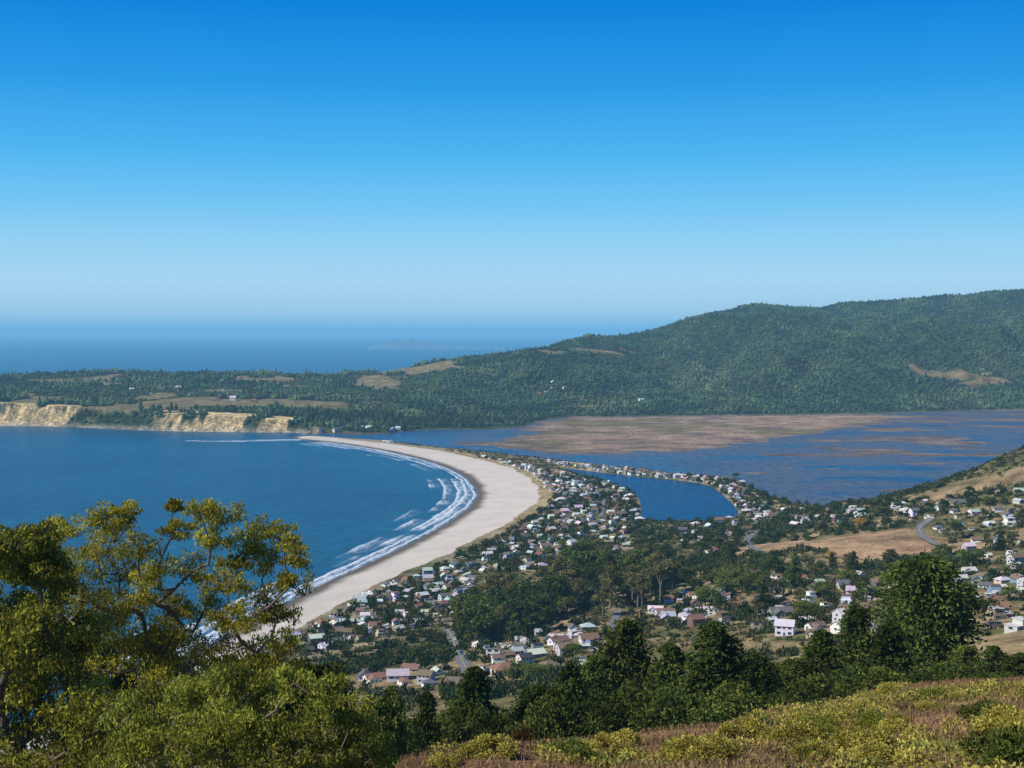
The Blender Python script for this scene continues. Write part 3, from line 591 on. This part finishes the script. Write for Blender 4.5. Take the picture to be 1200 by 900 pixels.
CON=[conifer(101,18,6.2,480,50,M_con,.6,.62),conifer(102,18,5.6,460,50,M_con,.55,.68),conifer(103,18,7.0,660,62,M_con,.55,.45),conifer(104,18,6.6,500,50,M_cong,.55,.55),
 broad(105,18,7.0,46,420,.55,M_cong,M_bark,.56,.42),broad(106,18,7.0,46,420,.55,M_con,M_bark,.56,.42)]
rowT=[(458,806,76,150,3,'small bright green conifer at left end of dark row'),(500,812,66,158,1,'short dark conifer second from left in the row'),(556,783,100,172,0,'pointed dark conifer left of the rust coloured bush'),(628,804,90,176,2,'rounded dark conifer right of the rust coloured bush'),
 (668,777,90,190,1,'slim dark conifer left of fuzzy green conifer'),(733,728,122,205,3,'fuzzy mid green conifer in middle of the row'),(700,772,84,196,2,'dark conifer tucked left behind fuzzy green conifer'),(786,755,95,190,1,'narrow dark conifer left of the broad triangular conifer'),
 (838,732,132,178,0,'broad triangular dark conifer right of middle in row'),(886,767,88,190,2,'low dark conifer right of broad triangular conifer'),(925,774,88,205,3,'short green conifer between dark conifers'),(962,740,100,200,1,'dark conifer left of pair near tallest tree'),(1003,710,94,212,0,'tall dark conifer immediately left of tallest one'),
 (1087,655,150,222,2,'tallest broad dark cypress on right of the row'),(1042,728,86,205,1,'dark conifer at foot of tallest cypress, left side'),(1132,758,86,205,3,'short green conifer right of tallest cypress'),(1166,758,80,215,0,'dark pointed conifer near right edge'),(1196,766,84,205,1,'dark conifer cut by right edge of view'),
 (580,815,80,160,5,'low dark tree behind the rust coloured bush'),(420,838,70,140,3,'bright green conifer behind the young eucalyptus leaves')]
for px,top,wd,d,k in [(478,820,84,175,5),(530,808,96,190,4),(605,812,90,205,5),(652,806,96,160,4),(690,800,104,165,5),(760,786,116,172,4),(805,796,106,160,5),(872,792,116,170,4),(912,794,114,175,5),(945,784,112,185,4),(985,772,104,190,5),(1025,772,104,188,4),(1060,774,110,192,5),(1112,764,114,196,5),(1150,776,112,186,4),(1185,784,104,180,5)]:
    rowT.append((px,top,wd,d,k,('rounded green' if k==4 else 'rounded dark')+' tree filling the row below the crest'))
for px,top,wd,d,k,lb in rowT:
    x=(px-600)/F*d; z=gz(x,d); h=max(H-(top-HOR)/F*d-z,6)
    base_w={0:6.2,1:5.6,2:7.0,3:6.6,4:7.6,5:7.6}[k]*2.0
    tree(CON[k],'conifer_tree' if k<4 else 'leafy_tree',x,d,z,wd/F*d/base_w*1.15,h/18,lb,'tree','dark trees below the crest')
BT={'dark':[broad(201+i,16,5.6,26,170,.75,M_dark,M_bark,.6,.40) for i in range(3)],'olive':[broad(211+i,20,5.4,26,135,.72,M_oliv,M_pale,.66,.34) for i in range(3)],'green':[broad(221+i,9,4.4,20,100,.6,M_mid,M_bark,.55,.38) for i in range(3)],
 'pine':[conifer(231,14,4.4,140,18,M_dark,1.0,.6),conifer(232,14,3.8,130,18,M_dark,1.0,.8)],'gold':[broad(241,8,4.,18,70,.6,M_gold,M_bark)]}
TSP={'dark':('dark green spreading tree','cypress_tree',16),'olive':('olive grey eucalyptus with pale limbs','eucalyptus_tree',20),'green':('bushy mid green tree','leafy_tree',9),'pine':('dark pointed pine','pine_tree',14)}
def tzone(P,N,kinds,hh,dist,dm=500,gap=5,beach=12,wide=1.):
    k=0;tr=0
    while k<N and tr<N*30:
        tr+=1; px,py=rpt(P); q=hit(px,py,dm)
        if not q or q[2]<1.2: continue
        x,y,z=q
        if isocc(x,y) or (gv(sS,x,y)[0]<bwf(y)+beach and y<2690) or min(gv(sL,x,y)[0],gv(sI,x,y)[0])<3: continue
        if gv(DRY,x,y)[0]>.5 and random.random()<.9: continue
        kd=random.choice(kinds); h=random.uniform(*hh); nm=TSP[kd]; sc=h/nm[2]
        tree(random.choice(BT[kd]),nm[1],x,y,z-.4,sc*random.uniform(.9,1.25)*wide,sc,f"{nm[0]} {dist}",'tree','trees '+dist); k+=1
tzone([(546,755),(545,725),(600,698),(650,688),(660,730),(600,758)],44,['dark','dark','dark','green','pine','olive'],(13,30),'in left grove',wide=1.05)
tzone([(650,725),(655,680),(720,668),(770,664),(805,672),(800,700),(750,715),(700,730)],54,['olive','olive','olive','dark','dark'],(18,34),'in right grove',wide=.95)
tzone([(800,680),(900,668),(1050,660),(1080,700),(1060,740),(900,750),(790,740)],46,['dark','green','green','olive','pine'],(8,15),'on right hillside',wide=1.15)
tzone([(1090,650),(1200,640),(1200,740),(1100,740)],18,['dark','green','pine'],(7,14),'near right edge',wide=1.15)
tzone([(960,575),(1060,570),(1200,540),(1200,610),(1100,612),(960,612)],26,['dark','dark','green'],(5,10),'on upper right slope',wide=1.2)
tzone([(800,630),(870,620),(880,665),(800,672)],14,['dark','pine','dark'],(9,16),'left of brown field',wide=1.15)
tzone([(350,750),(540,680),(620,640),(740,610),(745,650),(560,745),(450,790)],36,['green','dark','green','pine'],(6,11),'among beach houses')
tzone([(600,548),(660,556),(705,568),(748,592),(748,608),(650,580),(610,560)],22,['dark','pine'],(7,11),'on the spit',gap=4)
tzone([(700,548),(790,557),(850,562),(935,575),(930,600),(880,600),(850,572),(760,560)],16,['dark','pine'],(6,11),'on lagoon dike')
tzone([(570,800),(700,745),(720,760),(640,800)],12,['green','dark'],(6,10),'below the grove')
for px,py,kd,h,lb in [(1008,618,'gold',10,'golden yellow tree above the brown field'),(975,655,'gold',7,'small golden tree at lower edge of brown field'),(932,690,'pine',22,'tall dark pine standing on right hillside'),(905,672,'dark',14,'dark spreading tree below the winding road'),(1120,632,'dark',17,'large dark tree right of curving hillside road'),(1135,588,'dark',12,'dark tree clump on upper right skyline'),(862,562,'dark',11,'dark tree at far end of lagoon dike'),(1160,600,'dark',12,'dark tree beside white house at right edge')]:
    q=hit(px,py,480)
    if q:
        nm=TSP.get(kd,('','golden_tree',8)); sc=h/nm[2]; tree(random.choice(BT[kd]),nm[1],q[0],q[1],q[2]-.3,sc*1.15,sc,lb,'tree','trees on the slopes')
def P3(px,py,d): return np.array(((px-600)/F*d,d,H-(py-HOR)/F*d))
def bigtree(name,label,base,fork,clumps,d,leafm,barkm,per,ll,lw,r0,dj=3.,droop=.8,grow=1.,ns=11):
    nodes=[np.array(base),(np.array(base)+np.array(fork))/2+np.array((.3,.1,0)),np.array(fork)]; par=[-1,0,1]
    cl=[]
    for px,py,rp in clumps:
        dd=d+random.uniform(-dj,dj); cl.append((P3(px,py,dd),rp/F*dd*grow))
    order=sorted(cl,key=lambda c:np.linalg.norm(c[0]-nodes[2]))
    for c,r in order:
        best=min(range(2,len(nodes)),key=lambda i:np.linalg.norm(nodes[i]-c)+.35*np.linalg.norm(nodes[i]-nodes[2])+(8 if nodes[i][2]>c[2]+.5 else 0))
        a=nodes[best]; mid=a*.5+c*.5+rng.normal(size=3)*.25+np.array((0,0,-.15*np.linalg.norm(c-a)))
        nodes.append(mid); par.append(best); nodes.append(c); par.append(len(nodes)-2)
    cnt=[0]*len(nodes)
    for i in range(len(nodes)-1,-1,-1):
        cnt[i]+=1
        if par[i]>=0: cnt[par[i]]+=cnt[i]
    rad=[r0*math.sqrt(c_/cnt[0])*.9+.012 for c_ in cnt]
    tp=[]
    for i in range(1,len(nodes)):
        a,b=nodes[par[i]],nodes[i]; m_=(a+b)/2+rng.normal(size=3)*.06*np.linalg.norm(b-a)*.5
        tp.append(tube([a,m_,b],[rad[i]*1.08,rad[i],rad[i]*.9],7))
    lv=[]
    for c,r in cl:
        sub=ball(ns)*np.array((r,r,r*.7))
        for so in sub:
            tp.append(tube([c-np.array((0,0,r*.35)),c+so*.5-np.array((0,0,r*.08)),c+so],[.024,.016,.008],4))
            m=int(per/ns); b=ball(m)*np.array((r*.42,r*.42,r*.28))
            dr=np.c_[rng.normal(size=(m,2))*.6,-droop+rng.normal(size=m)*.6]
            lv.append(leafq(c+so+b,dr,ll*rng.uniform(.6,1.4,m),lw*rng.uniform(.6,1.4,m)))
    B=np.array(base); tv,tf=merge(tp); cv,cf=merge(lv)
    root=bpy.data.objects.new(name,None); col.objects.link(root); root.location=B
    link('trunk',mkmesh('trunk',tv-B,tf,barkm,True),root); link('crown',mkmesh('crown',cv-B,cf,leafm),root)
    reg_thing(root,label,'tree','eucalyptus trees on the left',600)
def gb(px,d): return ((px-600)/F*d,d,gz((px-600)/F*d,d)-.5)
E1=[(118,606,20),(150,603,18),(135,625,24),(232,600,20),(262,606,22),(205,622,16),(298,622,22),(330,628,20),(350,650,20),(318,655,24),(345,682,20),(285,648,24),(250,632,20),(165,640,24),(110,645,26),(88,662,26),(95,695,30),(140,672,26),(185,668,22),(228,668,26),(268,685,26),(310,695,26),(240,712,26),(290,728,26),(195,712,26),(150,712,28),(105,735,30),(325,722,22),(140,755,30),(190,760,28),(300,765,26),(250,755,26),(110,785,32),(335,750,20),(205,592,10),(60,640,22),(165,690,24),(265,722,22),(170,735,28),(125,715,28),(75,620,20),(160,785,32),(220,785,32),(280,790,30),(325,782,26),(275,660,18),(75,720,28),(215,738,26),(70,690,26)]
bigtree('eucalyptus_tree','tall open eucalyptus with yellow green leaf clusters at left of bay',gb(215,92),tuple(P3(205,830,92)),E1,92,M_euc,M_pale,900,.27,.095,.33,grow=1.13,ns=16)
E2=[(8,640,30),(38,628,24),(62,648,26),(20,672,32),(62,690,32),(5,715,36),(50,728,34),(90,745,32),(20,765,38),(70,785,36),(0,815,38),(50,835,38),(100,825,36),(20,875,40),(80,880,40),(125,860,36),(-40,690,40),(-60,760,40),(-50,840,40),(10,900,40),(40,660,34),(35,750,36),(40,800,38),(15,735,36),(-15,660,34),(65,760,34)]
bigtree('eucalyptus_tree','dense dark eucalyptus filling the left edge of view',gb(30,82),tuple(P3(25,870,82)),E2,82,M_eucd,M_bark,1350,.30,.13,.34,grow=1.18,ns=16)
E3=[(150,838,30),(188,810,28),(228,818,28),(268,797,26),(306,806,28),(345,800,26),(385,812,28),(420,838,28),(205,852,32),(255,850,32),(305,845,32),(352,848,32),(400,872,32),(150,885,36),(210,892,36),(275,890,36),(335,890,36),(440,885,26),(385,900,34),(225,870,32),(290,868,32),(360,875,32),(170,862,30)]
bigtree('eucalyptus_tree','low bright green young eucalyptus at bottom left',gb(280,66),tuple(P3(280,960,66)),E3,66,M_eucg,M_pale,1300,.25,.085,.2,2.5,grow=1.15,ns=14)
E4=[(150,800,36),(200,790,36),(95,800,38),(250,790,34),(170,840,40),(110,850,42),(300,790,32),(60,860,42),(345,788,30),(385,800,30),(230,830,40),(290,830,40),(350,835,38),(410,840,34),(30,800,40),(140,880,44),(240,880,44),(330,880,44),(420,885,40),(120,765,34),(60,760,34),(180,765,30),(5,760,36)]
bigtree('cypress_tree','dark shaded tree behind the open eucalyptus trunk',gb(160,108),tuple(P3(190,880,108)),E4,108,M_con,M_bark,1300,.45,.24,.3,grow=1.15)
# ------------------------------------------------------------------ far wood, shrubbery, foreground brush and grass
def ico(sub,jag,seed):
    bm=bmesh.new(); bmesh.ops.create_icosphere(bm,subdivisions=sub,radius=1); V=np.array([v.co[:] for v in bm.verts]); f=np.array([[v.index for v in q.verts] for q in bm.faces]); bm.free()
    r=np.random.default_rng(seed); V=V*(1+jag*r.normal(size=(len(V),1))); return V,f
def sample(N,u0,u1,d0,d1):
    u=rng.uniform(u0,u1,N); d=np.sqrt(rng.uniform(d0*d0,d1*d1,N)); return u*d,d
x,y=sample(95000,-.44,.46,2720,5800); z=gv(Z,x,y); dry=gv(DRY,x,y); s_=gv(sS,x,y); l_=gv(sL,x,y); px=600+F*x/y
fo=fbm(x/140,y/200,3,15); mes=(px<570)&(z>20); exv=gv(ex*clf,x,y)
keep=(z>2.5)&(dry<rng.uniform(.15,.6,len(x)))&((s_>85)|(exv<.25))&(s_>10)&(l_>6)&np.where(mes&(px<520)&(s_>150),(fo>.45)|(rng.random(len(x))<.14),rng.random(len(x))<.92)
keep&=np.array([not isocc(a,b) for a,b in zip(x,y)])
x,y,z=x[keep],y[keep],z[keep]; px=px[keep]; fo=fo[keep]; N=len(x); print('far trees',N)
g1=fbm(x/130,y/200,4,16); g2=fbm(x/60,y/90,3,19)
base=np.array((.043,.073,.028))[None]*rng.uniform(.85,1.18,(N,1))+np.array((.05,.042,.012))*ss(g1,.50,.68)[:,None]*rng.uniform(.4,1.,(N,1)); base*=(.55+.8*ss(g2,.35,.65))[:,None]
hh=rng.uniform(4,12,N)*rng.uniform(.7,1,N)*np.where((px<520)&(fo>.5),1.4,1); rr=rng.uniform(2.8,6.,N)*np.where((px<520)&(fo>.5),1.3,1)
parts=[];cols=[]
for k in range(4):
    TV,TF=ico(1,.2,300+k); m=np.arange(N)%4==k
    TV=TV*np.array((1,1,.6))+np.array((0,0,.45)); 
    if k==3: TV=TV*np.array((.8,.8,1.3)); TV[:,:2]*=(1.25-.55*np.clip(TV[:,2:],0,1.4))
    parts.append(stamp(TV,TF,np.c_[x,y,z][m],rr[m],hh[m],rng.uniform(0,6.28,m.sum()))); cols.append(np.repeat(base[m],len(TV),0))
V,f=merge(parts); link('far_wood',mkmesh('far_wood',V,f,M_wood,False,np.vstack(cols)),kind='stuff',label='dark green far-off forest covering the hills and mesa',category='forest')
def clumpT(seed,nq,size):
    global rng; k=rng; rng=np.random.default_rng(seed); b=ball(nq); b[:,2]=np.abs(b[:,2]); q=leafq(b*np.array((1,1,.8)),b+rng.normal(size=(nq,3))*.6,size*rng.uniform(.6,1.3,nq),size*.6*rng.uniform(.6,1.3,nq)); rng=k; return q
def scatter(name,N0,d0,d1,pal,pr,rlo,rhi,asp,nq,size,lab,cat,th,seed,u0=-.30,u1=.46,dryp=.4,ns=60):
    x,y=sample(N0,u0,u1,d0,d1); z=gv(Z,x,y); s_=gv(sS,x,y); w_=np.minimum(gv(sL,x,y),gv(sI,x,y)); dry=gv(DRY,x,y); nn=fbm(x/ns,y/ns,3,17)
    keep=(z>.9)&(s_>bwf(y)+16)&(w_>4)&(dry<dryp)&(nn>rng.uniform(th-.12,th+.12,len(x)))
    keep&=np.array([not isocc(a,b) for a,b in zip(x,y)])
    x,y,z=x[keep],y[keep],z[keep]; N=len(x); print(name,N)
    cb=np.array(pal)[rng.choice(len(pal),N,p=pr)]*rng.uniform(.7,1.3,(N,1)); r=rng.uniform(rlo,rhi,N); parts=[];cols=[]
    for k in range(3):
        TV,TF=clumpT(seed+k,nq,size); m=np.arange(N)%3==k
        parts.append(stamp(TV,TF,np.c_[x,y,z-.2][m],r[m],r[m]*rng.uniform(*asp,m.sum()),rng.uniform(0,6.28,m.sum()))); cols.append(np.repeat(cb[m],len(TV),0))
    V,f=merge(parts); link(name,mkmesh(name,V,f,M_shr,False,np.vstack(cols)),kind='stuff',label=lab,category=cat)
scatter('shrubbery',50000,560,2500,[(.06,.08,.024),(.095,.105,.036),(.045,.06,.022),(.18,.135,.07),(.14,.13,.055)],[.28,.22,.22,.15,.13],1.0,2.7,(.9,1.5),34,.62,'low mixed green shrubbery between the houses and on slopes','shrubs',.38,400)
scatter('woodland',15500,560,1900,[(.034,.058,.018),(.055,.076,.024),(.085,.09,.032)],[.42,.35,.23],1.9,4.5,(1.2,2.1),80,.44,'mixed small trees filling the gaps between town houses','woodland',.44,440,ns=80)
x,y=sample(5600,-.14,.46,34,128); z=gv(Z,x,y); nn=fbm(x/11,y/11,3,18)
keep=nn>rng.uniform(.47,.58,len(x)); x,y,z=x[keep],y[keep],z[keep]; N=len(x); print('brush',N)
pal=np.array([(.41,.35,.08),(.31,.27,.065),(.17,.19,.05),(.19,.125,.065)]); cb=pal[rng.choice(4,N,p=[.42,.3,.18,.10])]*rng.uniform(.75,1.25,(N,1))
r=rng.uniform(.28,.85,N); parts=[];cols=[]
for k in range(3):
    TV,TF=clumpT(420+k,130,.24); m=np.arange(N)%3==k
    parts.append(stamp(TV,TF,np.c_[x,y,z-.08][m],r[m],r[m]*rng.uniform(.7,1.2,m.sum()),rng.uniform(0,6.28,m.sum()))); cols.append(np.repeat(cb[m],len(TV),0))
V,f=merge(parts); link('brush',mkmesh('brush',V,f,M_shr,False,np.vstack(cols)),kind='stuff',label='yellow olive low brush covering the foreground slope',category='brush')
x,y=sample(70000,-.16,.46,24,128); z=gv(Z,x,y); N=len(x)
V,f=leafq(np.c_[x,y,z+.12],np.c_[rng.normal(size=(N,2))*.5,np.ones(N)],rng.uniform(.25,.6,N),rng.uniform(.03,.07,N))
link('grass',mkmesh('grass',V,f,M_shr,False,np.repeat(np.array([(.275,.175,.09)])*rng.uniform(.5,1.3,(N,1)),4,0)),kind='stuff',label='dry tan grass on the foreground slope',category='grass')
def shrub_mesh(seed,mat,K=14,m=420,lf=.13):
    global rng; kp=rng; rng=np.random.default_rng(seed); v=ball(K); v[:,2]=np.abs(v[:,2])*.75+.1; parts=[]
    for c in v:
        b=ball(m)*.42; parts.append(leafq(c+b,b+np.array((0,0,.25))+rng.normal(size=(m,3))*.25,lf*rng.uniform(.6,1.4,m),lf*.45*rng.uniform(.6,1.4,m)))
    st=[tube([(0,0,-.3),tuple(c*.5+np.array((0,0,-.05))),tuple(c)],[.05,.035,.012],5) for c in v[:9]]
    r=(mkmesh('stem',*merge(st),M_bark),mkmesh('foliage',*merge(parts),mat)); rng=kp; return r
SH={'yellow olive':[shrub_mesh(500+i,M_ybrush) for i in range(2)],'mid green':[shrub_mesh(510,M_mid)],'rust brown':[shrub_mesh(520,M_rust)],'pale green':[shrub_mesh(530,M_eucg)]}
def shrub(px,py,r,cn,lb=None):
    q=hit(px,py,20)
    if not q or q[1]>135: return
    root=bpy.data.objects.new('shrub',None); col.objects.link(root); root.location=q; root.rotation_euler=(0,0,random.uniform(0,6.28)); root.scale=(r,r,r*random.uniform(.6,.85))
    a,b=random.choice(SH[cn]); link('stem',a,root); link('foliage',b,root)
    reg_thing(root,lb or f"{cn} shrub on the foreground slope",'shrub','shrubs on the foreground slope',px)
shrub(1186,896,1.5,'mid green','dark green leafy shrub in bottom right corner')
x0=(606-600)/F*100
root=bpy.data.objects.new('shrub',None); col.objects.link(root); zt=H-(846-HOR)/F*100; root.location=(x0,100,gz(x0,100)); root.scale=(1.4,1.4,max(1.6,zt-gz(x0,100))*.95)
a,b=SH['rust brown'][0]; link('stem',a,root); link('foliage',b,root); reg_thing(root,'round rust coloured bush just beyond the crest','shrub','shrubs on the foreground slope',606)
def crest(px): return np.interp(px,[470,560,700,900,1050,1200],[896,884,866,830,808,790])
for i in range(60):
    px=random.uniform(480,1195); py=crest(px)+random.uniform(2,85)
    if py>898: continue
    shrub(px,py,random.uniform(.5,1.35),random.choice(['yellow olive']*8+['mid green','pale green']))
# ------------------------------------------------------------------ labels
ON=['','first','second','third','fourth','fifth','sixth','seventh','eighth','ninth','tenth','eleventh','twelfth','thirteenth','fourteenth','fifteenth','sixteenth','seventeenth','eighteenth','nineteenth']
TN={20:('twentieth','twenty'),30:('thirtieth','thirty'),40:('fortieth','forty'),50:('fiftieth','fifty')}
def ordw(k):
    if k<20: return ON[k]
    a=k//10*10; return TN[a][0] if k==a else TN[a][1]+'-'+ON[k-a]
by={}
for o,b,px,g in REG: by.setdefault(b,[]).append((px,o,g))
for b,l in by.items():
    l.sort(key=lambda t:t[0])
    for i,(px,o,g) in enumerate(l):
        if len(l)==1: o['label']=b
        else:
            o['group']=g
            o['label']=b+', '+('leftmost such' if i==0 else 'rightmost such' if i==len(l)-1 else ordw(i+1)+' such from left')
print('houses',len(houses),'things',len(REG))
# ------------------------------------------------------------------ sky, sun, camera
EL,AZ=R(40),R(24)
sv=Vector((-math.cos(EL)*math.cos(AZ),-math.cos(EL)*math.sin(AZ),math.sin(EL)))
sl=bpy.data.lights.new('sun','SUN'); sl.energy=5.; sl.angle=R(.5); sl.color=(1,.94,.83)
so=bpy.data.objects.new('sun',sl); col.objects.link(so); so.rotation_euler=sv.to_track_quat('Z','Y').to_euler()
w=bpy.data.worlds.new('World'); scn.world=w; w.use_nodes=True; nt=w.node_tree; nt.nodes.clear()
sky=nd(nt,'ShaderNodeTexSky',sky_type='NISHITA',sun_disc=False,sun_elevation=EL,sun_rotation=math.atan2(sv.x,sv.y)%(2*math.pi),altitude=200.,ozone_density=3.)
tc=nd(nt,'ShaderNodeTexCoord'); sx=nd(nt,'ShaderNodeSeparateXYZ',{0:tc.outputs['Generated']})
rp=nd(nt,'ShaderNodeValToRGB',{0:sx.outputs[2]}); cr=rp.color_ramp; cr.interpolation='EASE'; cr.interpolation='LINEAR'
st=[(0,(.15,.435,.755)),(.004,(.19,.475,.77)),(.014,(.32,.585,.82)),(.035,(.385,.67,.89)),(.062,(.29,.635,.91)),(.09,(.165,.56,.915)),(.125,(.07,.46,.89)),(.17,(.02,.33,.81)),(.225,(0,.225,.72)),(.4,(.0,.14,.46)),(1,(.03,.11,.32))]
cr.elements[0].position=st[0][0]; cr.elements[0].color=c4(st[0][1]); cr.elements[1].position=1; cr.elements[1].color=c4(st[-1][1])
for p_,c in st[1:-1]: e=cr.elements.new(p_); e.color=c4(c)
rs=mul(nt,rp.outputs[0],10.)
mx=nd(nt,'ShaderNodeMixRGB',{'Fac':.97,'Color1':sky.outputs[0],'Color2':rs})
bg=nd(nt,'ShaderNodeBackground',{'Color':mx.outputs[0],'Strength':.1}); wo=nd(nt,'ShaderNodeOutputWorld',{'Surface':bg.outputs[0]})
cd=bpy.data.cameras.new('camera'); cam=bpy.data.objects.new('camera',cd); col.objects.link(cam); cam.location=(0,0,H); cam.rotation_euler=(R(90),0,0)
cd.sensor_width=36; cd.lens=36*F/1200; cd.shift_y=-(450-HOR)/1200; cd.clip_end=400000; cd.clip_start=.5; scn.camera=cam
scn.view_settings.view_transform='Standard'; scn.view_settings.look='None'; scn.view_settings.exposure=0
